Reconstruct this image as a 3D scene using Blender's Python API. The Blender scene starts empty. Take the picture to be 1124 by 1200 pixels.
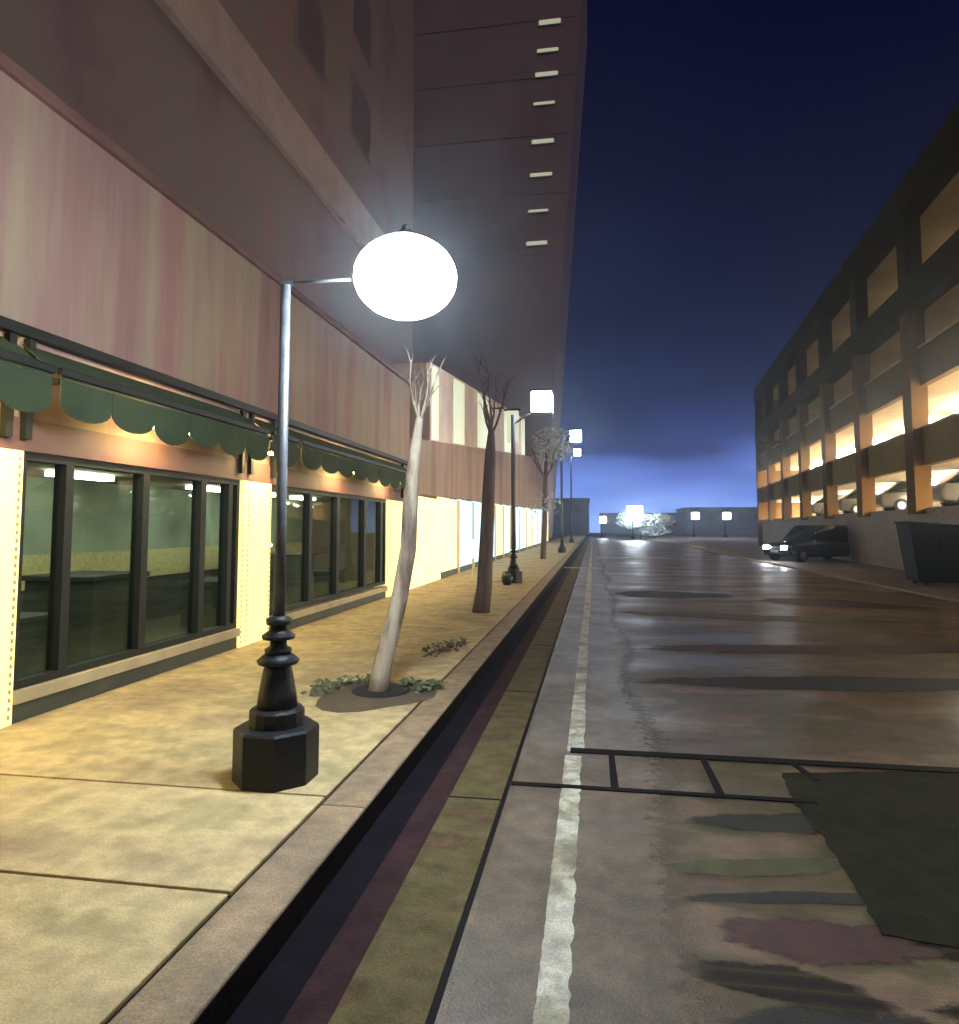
import bpy, bmesh, math, random
from mathutils import Vector, Matrix
R = math.radians
random.seed(7)
S = bpy.context.scene
COL = S.collection

# ------------------------------------------------------------------ materials
def nodes(m):
    m.use_nodes = True
    nt = m.node_tree
    return nt, nt.nodes, nt.links

def mat(name, c1, c2=None, rough=0.7, scale=3.0, stretch=(1, 1, 1), metal=0.0, bump=0.0, bscale=40.0, detail=6, ramp=None, const=False, rough2=None, spec=0.5, rot=0.0, grain=0.0):
    """mottled procedural surface"""
    m = bpy.data.materials.new(name)
    nt, N, L = nodes(m)
    b = N['Principled BSDF']
    b.inputs['Roughness'].default_value = rough
    b.inputs['Metallic'].default_value = metal
    b.inputs['Specular IOR Level'].default_value = spec
    tc = N.new('ShaderNodeTexCoord')
    mp = N.new('ShaderNodeMapping')
    mp.inputs['Scale'].default_value = stretch
    mp.inputs['Rotation'].default_value = (0, 0, rot)
    L.new(tc.outputs['Object'], mp.inputs['Vector'])
    n = N.new('ShaderNodeTexNoise')
    n.inputs['Scale'].default_value = scale
    n.inputs['Detail'].default_value = detail
    n.inputs['Roughness'].default_value = 0.62
    L.new(mp.outputs[0], n.inputs['Vector'])
    r = N.new('ShaderNodeValToRGB')
    L.new(n.outputs['Fac'], r.inputs['Fac'])
    if ramp:
        while len(r.color_ramp.elements) < len(ramp):
            r.color_ramp.elements.new(0.5)
        for e, (p, c) in zip(r.color_ramp.elements, ramp):
            e.position = p; e.color = (*c, 1)
        if const: r.color_ramp.interpolation = 'CONSTANT'
    else:
        c2 = c2 or tuple(x * 0.7 for x in c1)
        r.color_ramp.elements[0].position = 0.35; r.color_ramp.elements[0].color = (*c2, 1)
        r.color_ramp.elements[1].position = 0.65; r.color_ramp.elements[1].color = (*c1, 1)
    col = r.outputs[0]
    if grain:
        ng = N.new('ShaderNodeTexNoise'); ng.inputs['Scale'].default_value = 95; ng.inputs['Detail'].default_value = 3; ng.inputs['Roughness'].default_value = .8
        L.new(tc.outputs['Object'], ng.inputs['Vector'])
        gr = N.new('ShaderNodeMapRange'); gr.inputs['From Min'].default_value = .3; gr.inputs['From Max'].default_value = .7
        gr.inputs['To Min'].default_value = 1 - grain; gr.inputs['To Max'].default_value = 1 + grain
        L.new(ng.outputs['Fac'], gr.inputs['Value'])
        vor = N.new('ShaderNodeTexNoise'); vor.inputs['Scale'].default_value = 7; vor.inputs['Detail'].default_value = 8
        L.new(tc.outputs['Object'], vor.inputs['Vector'])
        gr2 = N.new('ShaderNodeMapRange'); gr2.inputs['From Min'].default_value = .35; gr2.inputs['From Max'].default_value = .65
        gr2.inputs['To Min'].default_value = 1 - grain * .6; gr2.inputs['To Max'].default_value = 1 + grain * .5
        L.new(vor.outputs['Fac'], gr2.inputs['Value'])
        mm = N.new('ShaderNodeMath'); mm.operation = 'MULTIPLY'; L.new(gr.outputs[0], mm.inputs[0]); L.new(gr2.outputs[0], mm.inputs[1])
        sc = N.new('ShaderNodeVectorMath'); sc.operation = 'SCALE'; L.new(col, sc.inputs[0]); L.new(mm.outputs[0], sc.inputs['Scale']); col = sc.outputs[0]
    L.new(col, b.inputs['Base Color'])
    if rough2 is not None:
        n3 = N.new('ShaderNodeTexNoise'); n3.inputs['Scale'].default_value = scale * 0.7
        L.new(mp.outputs[0], n3.inputs['Vector'])
        mr = N.new('ShaderNodeMapRange')
        mr.inputs['From Min'].default_value = 0.35; mr.inputs['From Max'].default_value = 0.65
        mr.inputs['To Min'].default_value = rough; mr.inputs['To Max'].default_value = rough2
        L.new(n3.outputs['Fac'], mr.inputs['Value']); L.new(mr.outputs[0], b.inputs['Roughness'])
    if bump:
        n2 = N.new('ShaderNodeTexNoise'); n2.inputs['Scale'].default_value = bscale; n2.inputs['Detail'].default_value = 4
        L.new(tc.outputs['Object'], n2.inputs['Vector'])
        bp = N.new('ShaderNodeBump'); bp.inputs['Strength'].default_value = bump; bp.inputs['Distance'].default_value = 0.02
        L.new(n2.outputs['Fac'], bp.inputs['Height']); L.new(bp.outputs[0], b.inputs['Normal'])
    return m

def emit(name, col, strength, mottled=0.0):
    m = bpy.data.materials.new(name)
    nt, N, L = nodes(m)
    b = N['Principled BSDF']
    b.inputs['Base Color'].default_value = (*col, 1)
    b.inputs['Emission Color'].default_value = (*col, 1)
    b.inputs['Emission Strength'].default_value = strength
    if mottled:
        tc = N.new('ShaderNodeTexCoord')
        n = N.new('ShaderNodeTexNoise'); n.inputs['Scale'].default_value = 1.7; n.inputs['Detail'].default_value = 3
        L.new(tc.outputs['Object'], n.inputs['Vector'])
        mr = N.new('ShaderNodeMapRange')
        mr.inputs['From Min'].default_value = .35; mr.inputs['From Max'].default_value = .65
        mr.inputs['To Min'].default_value = strength * (1 - mottled); mr.inputs['To Max'].default_value = strength * (1 + mottled)
        L.new(n.outputs['Fac'], mr.inputs['Value']); L.new(mr.outputs[0], b.inputs['Emission Strength'])
    return m

def glass(name, tint=(.6, .75, .68), refl=0.35, dark=(.74, .80, .76)):
    m = bpy.data.materials.new(name)
    nt, N, L = nodes(m)
    N.remove(N['Principled BSDF'])
    out = [n for n in N if n.type == 'OUTPUT_MATERIAL'][0]
    g = N.new('ShaderNodeBsdfGlossy'); g.inputs['Color'].default_value = (*tint, 1); g.inputs['Roughness'].default_value = 0.02
    t = N.new('ShaderNodeBsdfTransparent'); t.inputs['Color'].default_value = (*dark, 1)
    mx = N.new('ShaderNodeMixShader')
    lw = N.new('ShaderNodeLayerWeight'); lw.inputs['Blend'].default_value = .5
    pw = N.new('ShaderNodeMath'); pw.operation = 'POWER'; pw.inputs[1].default_value = 3.0
    L.new(lw.outputs['Facing'], pw.inputs[0])
    ml = N.new('ShaderNodeMath'); ml.operation = 'MULTIPLY_ADD'; ml.inputs[1].default_value = .55; ml.inputs[2].default_value = .06
    L.new(pw.outputs[0], ml.inputs[0]); L.new(ml.outputs[0], mx.inputs[0]); L.new(t.outputs[0], mx.inputs[1]); L.new(g.outputs[0], mx.inputs[2])
    tc = N.new('ShaderNodeTexCoord'); n = N.new('ShaderNodeTexNoise'); n.inputs['Scale'].default_value = 0.8
    L.new(tc.outputs['Object'], n.inputs['Vector'])
    bp = N.new('ShaderNodeBump'); bp.inputs['Strength'].default_value = 0.08; bp.inputs['Distance'].default_value = 0.05
    L.new(n.outputs['Fac'], bp.inputs['Height']); L.new(bp.outputs[0], g.inputs['Normal'])
    L.new(mx.outputs[0], out.inputs['Surface'])
    return m

M = {}
M['asphalt'] = mat('asphalt', None, grain=.4, rough=0.55, scale=1.1, stretch=(0.5, 1.1, 1), bump=0.35, bscale=90, rough2=0.32, rot=R(14),
    ramp=[(0.30, (.038, .023, .014)), (0.42, (.105, .062, .036)), (0.50, (.07, .055, .022)), (0.56, (.16, .10, .06)), (0.68, (.10, .042, .030))])
M['asphalt_lane'] = mat('asphalt_lane', (.17, .118, .078), (.105, .075, .048), grain=.4, rough=0.5, scale=1.6, bump=0.3, bscale=90, rough2=.36)
M['shadow_patch'] = mat('shadow_patch', (.020, .018, .009), (.012, .011, .006), spec=.15, grain=.4, rough=0.85, scale=2.5, bump=0.3, bscale=80)
M['tar'] = mat('tar', (.007, .005, .007), (.003, .003, .003), spec=.15, rough=0.8, scale=9)
M['kerb_shade'] = mat('kerb_shade', (.008, .005, .009), (.004, .003, .005), grain=.4, rough=0.9, scale=3, bump=.2, spec=.1)
M['gutter_maroon'] = mat('gutter_maroon', (.040, .018, .018), (.025, .012, .014), grain=.4, rough=0.9, scale=3, bump=.2, spec=.1)
M['gutter_olive'] = mat('gutter_olive', None, spec=.15, grain=.4, rough=0.8, scale=1.4, stretch=(1, 2.2, 1), bump=.3, bscale=60,
    ramp=[(0.3, (.070, .048, .018)), (0.47, (.105, .075, .034)), (0.55, (.080, .066, .026)), (0.62, (.085, .045, .024)), (.7, (.10, .075, .036))])
M['kerb'] = mat('kerb', (.30, .20, .11), (.20, .135, .08), grain=.4, rough=0.7, scale=3, bump=.3)
M['pavement'] = mat('pavement', None, grain=.3, rough=0.75, scale=1.1, stretch=(0.7, 1.1, 1), bump=.25, bscale=70, rot=R(-20),
    ramp=[(0.30, (.24, .165, .09)), (0.43, (.38, .275, .14)), (0.52, (.50, .37, .18)), (0.60, (.34, .26, .12)), (.72, (.46, .34, .16))])
M['white_paint'] = mat('white_paint', None, grain=.4, rough=0.6, scale=2.2, bump=.2,
    ramp=[(0.32, (.17, .145, .10)), (0.44, (.30, .26, .17)), (0.52, (.48, .44, .35)), (0.66, (.36, .31, .24))])
M['mauve_wall'] = mat('mauve_wall', None, rough=0.8, scale=0.5, stretch=(1, 1.6, 0.15), bump=.15,
    ramp=[(0.32, (.19, .090, .075)), (0.45, (.28, .155, .13)), (0.55, (.33, .24, .16)), (0.66, (.30, .145, .125))])
M['mauve_trim'] = mat('mauve_trim', (.17, .075, .06), (.11, .05, .045), rough=0.7, scale=1.2)
M['plum_wall'] = mat('plum_wall', None, rough=0.85, scale=0.25, bump=.1,
    ramp=[(0.32, (.27, .17, .18)), (0.45, (.36, .235, .235)), (0.55, (.33, .26, .22)), (0.68, (.42, .22, .22))])
M['pale_wall'] = mat('pale_wall', (.72, .55, .46), (.60, .42, .36), rough=0.7, scale=1)
M['tower_wall'] = mat('tower_wall', None, rough=0.85, scale=0.06, stretch=(1, 1, .4),
    ramp=[(0.32, (.32, .21, .22)), (0.5, (.42, .30, .30)), (0.66, (.38, .27, .24))])
M['ribbon'] = mat('ribbon', (.26, .18, .18), (.20, .15, .15), rough=0.35, scale=.3)
M['green_cloth'] = mat('green_cloth', (.060, .078, .040), (.038, .052, .030), spec=.1, rough=0.9, scale=1.5)
M['dark_metal'] = mat('dark_metal', (.014, .015, .014), (.009, .010, .010), rough=0.55, scale=8, spec=.2, bump=.1)
M['lamp_metal'] = mat('lamp_metal', (.010, .010, .012), (.006, .006, .008), rough=0.5, scale=14, spec=.3, bump=.25, bscale=50)
M['pole_metal'] = mat('pole_metal', (.060, .062, .068), (.035, .036, .04), rough=0.5, scale=10, bump=.1)
M['kick'] = mat('kick', (.04, .05, .032), (.02, .024, .02), rough=0.6, scale=1.5)
M['sill'] = mat('sill', (.42, .34, .20), (.30, .24, .15), rough=0.6, scale=2)
M['shop_glass'] = glass('shop_glass')
M['interior'] = mat('interior', None, rough=0.8, scale=0.7, detail=2,
    ramp=[(.3, (.16, .18, .13)), (.5, (.30, .34, .27)), (.7, (.42, .46, .38))])
M['interior_floor'] = mat('interior_floor', (.08, .07, .05), (.04, .04, .03), rough=0.5, scale=1)
M['pillar_lit'] = emit('pillar_lit', (1.0, .86, .33), 0.95, .05)  # emission puts the wash light into the pillars themselves
M['pillar_trim'] = mat('pillar_trim', (.75, .62, .3), (.5, .4, .2), rough=.5, scale=20)
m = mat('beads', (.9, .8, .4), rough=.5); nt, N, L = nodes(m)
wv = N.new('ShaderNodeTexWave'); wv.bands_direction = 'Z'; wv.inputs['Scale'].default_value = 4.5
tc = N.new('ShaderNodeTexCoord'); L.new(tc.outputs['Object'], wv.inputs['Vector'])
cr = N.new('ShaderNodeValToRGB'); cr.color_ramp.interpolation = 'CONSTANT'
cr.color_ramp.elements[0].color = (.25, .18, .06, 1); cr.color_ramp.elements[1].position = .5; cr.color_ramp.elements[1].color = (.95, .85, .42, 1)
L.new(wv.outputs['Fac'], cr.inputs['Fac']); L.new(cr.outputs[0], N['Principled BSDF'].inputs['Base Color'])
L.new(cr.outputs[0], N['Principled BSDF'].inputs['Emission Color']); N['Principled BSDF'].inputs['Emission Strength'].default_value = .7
M['beads'] = m
M['awning_fill'] = emit('awning_fill', (1, .80, .34), 150)
M['inner_fill'] = emit('inner_fill', (.88, 1, .82), 26)
M['lamp_glow'] = emit('lamp_glow', (.74, .89, 1.0), 185)
M['lamp_far'] = emit('lamp_far', (.78, .90, 1.0), 60)
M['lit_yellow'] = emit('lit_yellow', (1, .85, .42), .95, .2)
M['lit_blue'] = emit('lit_blue', (.50, .78, 1.0), 1.15, .3)
M['lit_green'] = emit('lit_green', (.66, .72, .50), .62, .05)
M['ball'] = emit('ball', (.75, .88, 1.0), 1.1)
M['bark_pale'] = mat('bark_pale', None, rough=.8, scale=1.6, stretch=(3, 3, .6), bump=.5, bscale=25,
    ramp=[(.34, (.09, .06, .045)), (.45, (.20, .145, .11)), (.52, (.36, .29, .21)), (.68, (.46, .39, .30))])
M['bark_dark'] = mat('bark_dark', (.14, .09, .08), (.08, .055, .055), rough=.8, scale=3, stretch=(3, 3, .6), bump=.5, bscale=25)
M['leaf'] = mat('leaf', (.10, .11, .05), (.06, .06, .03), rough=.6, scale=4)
M['leaf_lit'] = mat('leaf_lit', (.55, .60, .55), (.35, .40, .38), rough=.6, scale=4)  # lamp light on far foliage put into a pale leaf colour
M['leaf_brown'] = mat('leaf_brown', (.11, .075, .045), (.07, .05, .035), rough=.7, scale=4)
M['soil'] = mat('soil', (.012, .010, .012), (.007, .006, .008), rough=.9, scale=9, bump=.8)
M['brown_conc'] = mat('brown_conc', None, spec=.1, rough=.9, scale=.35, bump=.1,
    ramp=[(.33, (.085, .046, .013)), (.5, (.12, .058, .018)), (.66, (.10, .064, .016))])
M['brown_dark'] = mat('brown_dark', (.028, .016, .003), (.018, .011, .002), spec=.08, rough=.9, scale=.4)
M['para_olive'] = mat('para_olive', (.22, .15, .045), (.15, .10, .035), spec=.1, rough=.85, scale=.4)
M['base_wall'] = mat('base_wall', (.30, .22, .16), (.22, .15, .12), grain=.4, rough=.8, scale=.35, bump=.1)
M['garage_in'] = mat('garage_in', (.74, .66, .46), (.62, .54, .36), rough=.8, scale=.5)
M['garage_in_dim'] = mat('garage_in_dim', (.34, .25, .11), (.26, .17, .09), rough=.8, scale=.4)  # darker interior copy, dimness of the upper storeys put into the colour
M['tube_bright'] = emit('tube_bright', (1, .94, .74), 260)
M['tube_dim'] = emit('tube_dim', (1, .82, .42), 7)
M['car_paint'] = mat('car_paint', (.012, .013, .022), (.009, .010, .018), rough=.25, scale=3)
M['car_grey'] = mat('car_grey', (.12, .11, .09), (.10, .09, .07), rough=.35, scale=3)
M['car_glass'] = mat('car_glass', (.01, .012, .016), rough=.08, scale=3)
M['rubber'] = mat('rubber', (.012, .012, .012), rough=.8, scale=12)
M['rim'] = mat('rim', (.25, .25, .26), rough=.35, scale=12, metal=.8)
M['headlight'] = emit('headlight', (.85, .93, 1.0), 160)
M['plate'] = mat('plate', (.6, .6, .58), rough=.5, scale=9)
M['bin'] = mat('bin', (.006, .007, .016), (.004, .005, .011), spec=.15, rough=.8, scale=2, bump=.1)
M['iron'] = mat('iron', (.075, .032, .028), (.04, .022, .018), rough=.75, scale=7, bump=.3, spec=.3)
M['stain_maroon'] = mat('stain_maroon', (.085, .032, .030), (.06, .025, .022), grain=.4, rough=.7, scale=4, bump=.3, bscale=90)
m = mat('stain_rippled', (.05, .03, .02), rough=.75, bump=.3, bscale=90, spec=.2); nt, N, L = nodes(m)
wv = N.new('ShaderNodeTexWave'); wv.wave_type = 'RINGS'; wv.inputs['Scale'].default_value = 1.5; wv.inputs['Distortion'].default_value = 3; wv.inputs['Detail'].default_value = 3; wv.inputs['Detail Scale'].default_value = 1.2
tc = N.new('ShaderNodeTexCoord'); mp = N.new('ShaderNodeMapping'); mp.inputs['Scale'].default_value = (.35, 2.2, 1); mp.inputs['Location'].default_value = (-.4, -6.6, 0)
L.new(tc.outputs['Object'], mp.inputs[0]); L.new(mp.outputs[0], wv.inputs['Vector'])
cr = N.new('ShaderNodeValToRGB')
cr.color_ramp.elements[0].color = (.014, .010, .011, 1); cr.color_ramp.elements[1].color = (.055, .042, .018, 1)
for p, c in [(.35, (.035, .018, .018)), (.7, (.020, .018, .012))]:
    e = cr.color_ramp.elements.new(p); e.color = (*c, 1)
L.new(wv.outputs['Fac'], cr.inputs['Fac']); L.new(cr.outputs[0], N['Principled BSDF'].inputs['Base Color'])
M['stain_rippled'] = m
M['stain_dark'] = mat('stain_dark', (.026, .022, .016), (.018, .014, .012), grain=.4, rough=.7, scale=4, bump=.3, bscale=90)
M['stain_olive'] = mat('stain_olive', (.085, .075, .030), (.06, .055, .024), grain=.4, rough=.7, scale=4, bump=.3, bscale=90)
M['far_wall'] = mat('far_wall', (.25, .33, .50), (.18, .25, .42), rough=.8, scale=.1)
M['ground'] = mat('ground', (.06, .055, .06), (.04, .038, .04), rough=.85, scale=.2)

def soften(m):
    nt = m.node_tree; N = nt.nodes; L = nt.links
    out = [n for n in N if n.type == 'OUTPUT_MATERIAL'][0]; b = N['Principled BSDF']
    at = N.new('ShaderNodeAttribute'); at.attribute_name = 'wear'
    tc = N.new('ShaderNodeTexCoord'); ns = N.new('ShaderNodeTexNoise'); ns.inputs['Scale'].default_value = 14; ns.inputs['Detail'].default_value = 8; ns.inputs['Roughness'].default_value = .7
    L.new(tc.outputs['Object'], ns.inputs['Vector'])
    a = N.new('ShaderNodeMath'); a.operation = 'ADD'; L.new(at.outputs['Fac'], a.inputs[0]); L.new(ns.outputs['Fac'], a.inputs[1])
    mr = N.new('ShaderNodeMapRange'); mr.inputs['From Min'].default_value = .62; mr.inputs['From Max'].default_value = 1.0; mr.inputs['To Max'].default_value = .85
    L.new(a.outputs[0], mr.inputs['Value'])
    t = N.new('ShaderNodeBsdfTransparent'); mx = N.new('ShaderNodeMixShader')
    L.new(mr.outputs[0], mx.inputs[0]); L.new(t.outputs[0], mx.inputs[1]); L.new(b.outputs[0], mx.inputs[2]); L.new(mx.outputs[0], out.inputs['Surface'])
for k in ('asphalt_lane', 'stain_maroon', 'stain_dark', 'stain_olive', 'stain_rippled'): soften(M[k])

# ------------------------------------------------------------------ mesh helper
class MB:
    def __init__(s): s.v = []; s.f = []; s.sm = []
    def add(s, vs, fs, smooth=False):
        o = len(s.v); s.v += [tuple(v) for v in vs]
        for f in fs: s.f.append([i + o for i in f]); s.sm.append(smooth)
        return s
    def box(s, x0, x1, y0, y1, z0, z1):
        vs = [(x, y, z) for z in (z0, z1) for y in (y0, y1) for x in (x0, x1)]
        return s.add(vs, [(0, 2, 3, 1), (4, 5, 7, 6), (0, 1, 5, 4), (2, 6, 7, 3), (0, 4, 6, 2), (1, 3, 7, 5)])
    def hexa(s, b, t):
        return s.add(list(b) + list(t), [(3, 2, 1, 0), (4, 5, 6, 7), (0, 1, 5, 4), (1, 2, 6, 5), (2, 3, 7, 6), (3, 0, 4, 7)])
    def prism(s, poly, z0, z1):
        n = len(poly)
        vs = [(x, y, z0) for x, y in poly] + [(x, y, z1) for x, y in poly]
        fs = [tuple(range(n))[::-1], tuple(range(n, 2 * n))] + [(i, (i + 1) % n, n + (i + 1) % n, n + i) for i in range(n)]
        return s.add(vs, fs)
    def prism_x(s, poly, x0, x1):   # poly in (y,z)
        n = len(poly)
        vs = [(x0, y, z) for y, z in poly] + [(x1, y, z) for y, z in poly]
        fs = [tuple(range(n))[::-1], tuple(range(n, 2 * n))] + [(i, (i + 1) % n, n + (i + 1) % n, n + i) for i in range(n)]
        return s.add(vs, fs)
    def lathe(s, prof, cx=0, cy=0, n=20, smooth=True, ph=0):
        vs = []
        for r, z in prof:
            for k in range(n):
                a = 2 * math.pi * k / n + ph
                vs.append((cx + r * math.cos(a), cy + r * math.sin(a), z))
        fs = []
        for i in range(len(prof) - 1):
            for k in range(n):
                k2 = (k + 1) % n
                fs.append((i * n + k, i * n + k2, (i + 1) * n + k2, (i + 1) * n + k))
        fs.append(tuple(range(n))[::-1]); fs.append(tuple(range((len(prof) - 1) * n, len(prof) * n)))
        return s.add(vs, fs, smooth)
    def tube(s, pts, rads, n=8, smooth=True):
        pts = [Vector(p) for p in pts]
        vs = []
        for i, p in enumerate(pts):
            d = (pts[min(i + 1, len(pts) - 1)] - pts[max(i - 1, 0)]).normalized()
            a = d.cross(Vector((0, 1, 0) if abs(d.y) < .8 else (1, 0, 0))).normalized(); b = d.cross(a)
            for k in range(n):
                t = 2 * math.pi * k / n
                vs.append(p + (a * math.cos(t) + b * math.sin(t)) * rads[i])
        fs = []
        for i in range(len(pts) - 1):
            for k in range(n):
                k2 = (k + 1) % n
                fs.append((i * n + k, i * n + k2, (i + 1) * n + k2, (i + 1) * n + k))
        fs.append(tuple(range(n))[::-1]); fs.append(tuple(range((len(pts) - 1) * n, len(pts) * n)))
        return s.add(vs, fs, smooth)
    def ellipsoid(s, c, rx, ry, rz, n=32, m=18):
        pr = []
        vs = []
        for i in range(m + 1):
            t = math.pi * (i / m); t = min(max(t, .02), math.pi - .02)
            for k in range(n):
                a = 2 * math.pi * k / n
                vs.append((c[0] + rx * math.sin(t) * math.cos(a), c[1] + ry * math.sin(t) * math.sin(a), c[2] - rz * math.cos(t)))
        fs = [(i * n + k, i * n + (k + 1) % n, (i + 1) * n + (k + 1) % n, (i + 1) * n + k) for i in range(m) for k in range(n)]
        fs.append(tuple(range(n))[::-1]); fs.append(tuple(range(m * n, m * n + n)))
        return s.add(vs, fs, True)
    def build(s, name, m, parent=None, off=(0, 0, 0), bevel=0, kind=None):
        me = bpy.data.meshes.new(name)
        me.from_pydata([(x - off[0], y - off[1], z - off[2]) for x, y, z in s.v], [], s.f)
        me.polygons.foreach_set('use_smooth', s.sm)
        me.materials.append(M[m] if isinstance(m, str) else m)
        bm = bmesh.new(); bm.from_mesh(me); bmesh.ops.recalc_face_normals(bm, faces=bm.faces); bm.to_mesh(me); bm.free()
        o = bpy.data.objects.new(name, me); COL.objects.link(o)
        if parent: o.parent = parent
        if bevel:
            b = o.modifiers.new('bevel', 'BEVEL'); b.width = bevel; b.segments = 2; b.limit_method = 'ANGLE'
        if kind: o['kind'] = kind
        return o

def tag(o, label=None, cat=None, group=None, kind=None):
    if label: o['label'] = label
    if cat: o['category'] = cat
    if group: o['group'] = group
    if kind: o['kind'] = kind
    return o
def empty(name, loc, label, cat, group=None, rz=0):
    o = bpy.data.objects.new(name, None); COL.objects.link(o)
    o.location = loc; o.rotation_euler = (0, 0, rz)
    return tag(o, label, cat, group)
def copy_tree(o, parent=None):
    c = o.copy(); COL.objects.link(c); c.parent = parent
    for ch in [q for q in list(COL.objects) if q.parent == o]: copy_tree(ch, c)
    return c

# ------------------------------------------------------------------ ground, road, pavements
XF = -4.85         # shop front plane
MB().box(-140, 140, -8, 230, -.5, -.012).build('ground', 'ground', kind='structure')
MB().box(-.59, 8.6, -6, 225, -.011, 0).build('road', 'asphalt', kind='structure')
vs = []; n = 200
for i in range(n + 1):
    y = -6 + 231 * (i / n) ** 1.8
    vs += [(-.56, y, .004), (.05 + .05 * math.sin(i), y, .004), (.62 + .12 * math.sin(i * .7), y, .004)]
fs = [(i * 3 + k, i * 3 + k + 1, i * 3 + k + 4, i * 3 + k + 3) for i in range(n) for k in range(2)]
o = MB().add(vs, fs).build('worn_lane', 'asphalt_lane', kind='structure')
o.data.attributes.new('wear', 'FLOAT', 'POINT').data.foreach_set('value', [1.0, 1.0, 0.0] * (n + 1))
MB().box(-1.34, -1.14, -6, 225, -.011, .0).build('kerb_shadow', 'kerb_shade', kind='structure')  # shadow below the kerb put into the strip's colour
MB().box(-1.139, -.972, -6, 225, -.011, .001).build('gutter_edge', 'gutter_maroon', kind='structure')
MB().box(-.97, -.622, -6, 225, -.011, .002).build('gutter_pan', 'gutter_olive', kind='structure')
MB().box(-.62, -.592, -6, 225, -.011, .001).build('gutter_seam', 'tar', kind='structure')
gj = MB()
for k in range(0, 30): gj.box(-.969, -.623, 1.6 + k * 3.0, 1.615 + k * 3.0, .0025, .006)
gj.build('gutter_joint', 'tar', kind='structure')
# kerb in separate stones drawn as one run with joints
kb = MB()
y = -6
while y < 180:
    kb.box(-1.62, -1.345, y, y + 1.992 if y < 60 else y + 9.99, -.2, .15); y += 2.0 if y < 60 else 10
kb.build('kerb', 'kerb', bevel=.012, kind='structure')
MB().box(-1.344, -1.338, -6, 120, -.01, .138).build('kerb_face_shade', 'kerb_shade', kind='structure')  # dark sheet painting in the shaded face of the kerb
# pavement in slabs (real joints between them)
ys = [-6, -3.2, 1.4, 2.99, 4.12, 6.1, 8.1, 10.2, 12.3, 14.4, 16.5, 18.6, 20.7, 22.8, 25, 27.5, 30, 33, 36, 40, 44, 50, 60, 75, 100, 180]
pv = MB()
for a, b in zip(ys[:-1], ys[1:]):
    pv.box(XF - .05, -1.645, a + .011, b - .011, -.2, .148)
pv.build('pavement', 'pavement', bevel=.006, kind='structure')
MB().box(XF - .06, -1.63, -6, 180, -.25, .128).build('pavement_bed', 'tar', kind='structure')
MB().box(8.6, 60, -6, 180, -.3, .06).build('right_pavement', 'base_wall', kind='structure')

# painted line with worn, irregular edges
ln = MB()
def wavy(x0, x1, a, b, step, amp, far=False):
    n = int((b - a) / step)
    L_, R_ = [], []
    for i in range(n + 1):
        yy = a + i * step
        L_.append((x0 + random.uniform(-amp * .25, amp * .25), yy)); R_.append((x1 + random.uniform(-amp, amp * .3), yy))
    vs = [(p[0], p[1], .0085) for p in L_] + [(p[0], p[1], .0085) for p in R_]
    k = n + 1
    ln.add(vs, [(i, k + i, k + i + 1, i + 1) for i in range(n)])
wavy(-.235, -.105, -2, 5.6, .045, .014)
wavy(-.225, -.09, 5.66, 14, .12, .012)
wavy(-.22, -.07, 14, 150, 2, .004)
ln.build('painted_line', 'white_paint', kind='structure')
sl = MB()
sl.box(-1.30, 0.2, 30.5, 31.1, .0087, .0105); sl.box(.25, 5.2, 40.5, 42.2, .0087, .0105)
sl.build('lit_road_bar', 'white_paint', kind='structure')  # pale bars standing in for the lit cross street

# dark patch painting in a road shadow, and tar seams
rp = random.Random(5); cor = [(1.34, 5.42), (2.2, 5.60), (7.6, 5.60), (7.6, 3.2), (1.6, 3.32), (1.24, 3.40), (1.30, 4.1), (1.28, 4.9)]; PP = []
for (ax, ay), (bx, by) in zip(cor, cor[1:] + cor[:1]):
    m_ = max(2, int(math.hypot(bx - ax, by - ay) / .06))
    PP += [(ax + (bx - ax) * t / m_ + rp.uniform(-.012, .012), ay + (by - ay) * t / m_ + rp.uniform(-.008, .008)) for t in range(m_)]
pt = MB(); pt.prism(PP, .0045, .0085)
pt.build('shadow_patch', 'shadow_patch', kind='structure')
sm = MB()
sm.box(-.20, 7.8, 5.63, 5.74, .0045, .0125)
sm.box(-.585, 1.42, 4.87, 4.93, .0045, .0125)
for (xa, ya, xb, yb) in [(.10, 5.63, .10, 4.93), (.80, 5.63, .80, 4.93), (1.46, 5.63, 1.52, 5.3)]:
    sm.prism([(xa, ya), (xb, yb), (xb + .055, yb), (xa + .045, ya)], .0045, .0122)
sm.build('tar_seam', 'tar', kind='structure')
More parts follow.
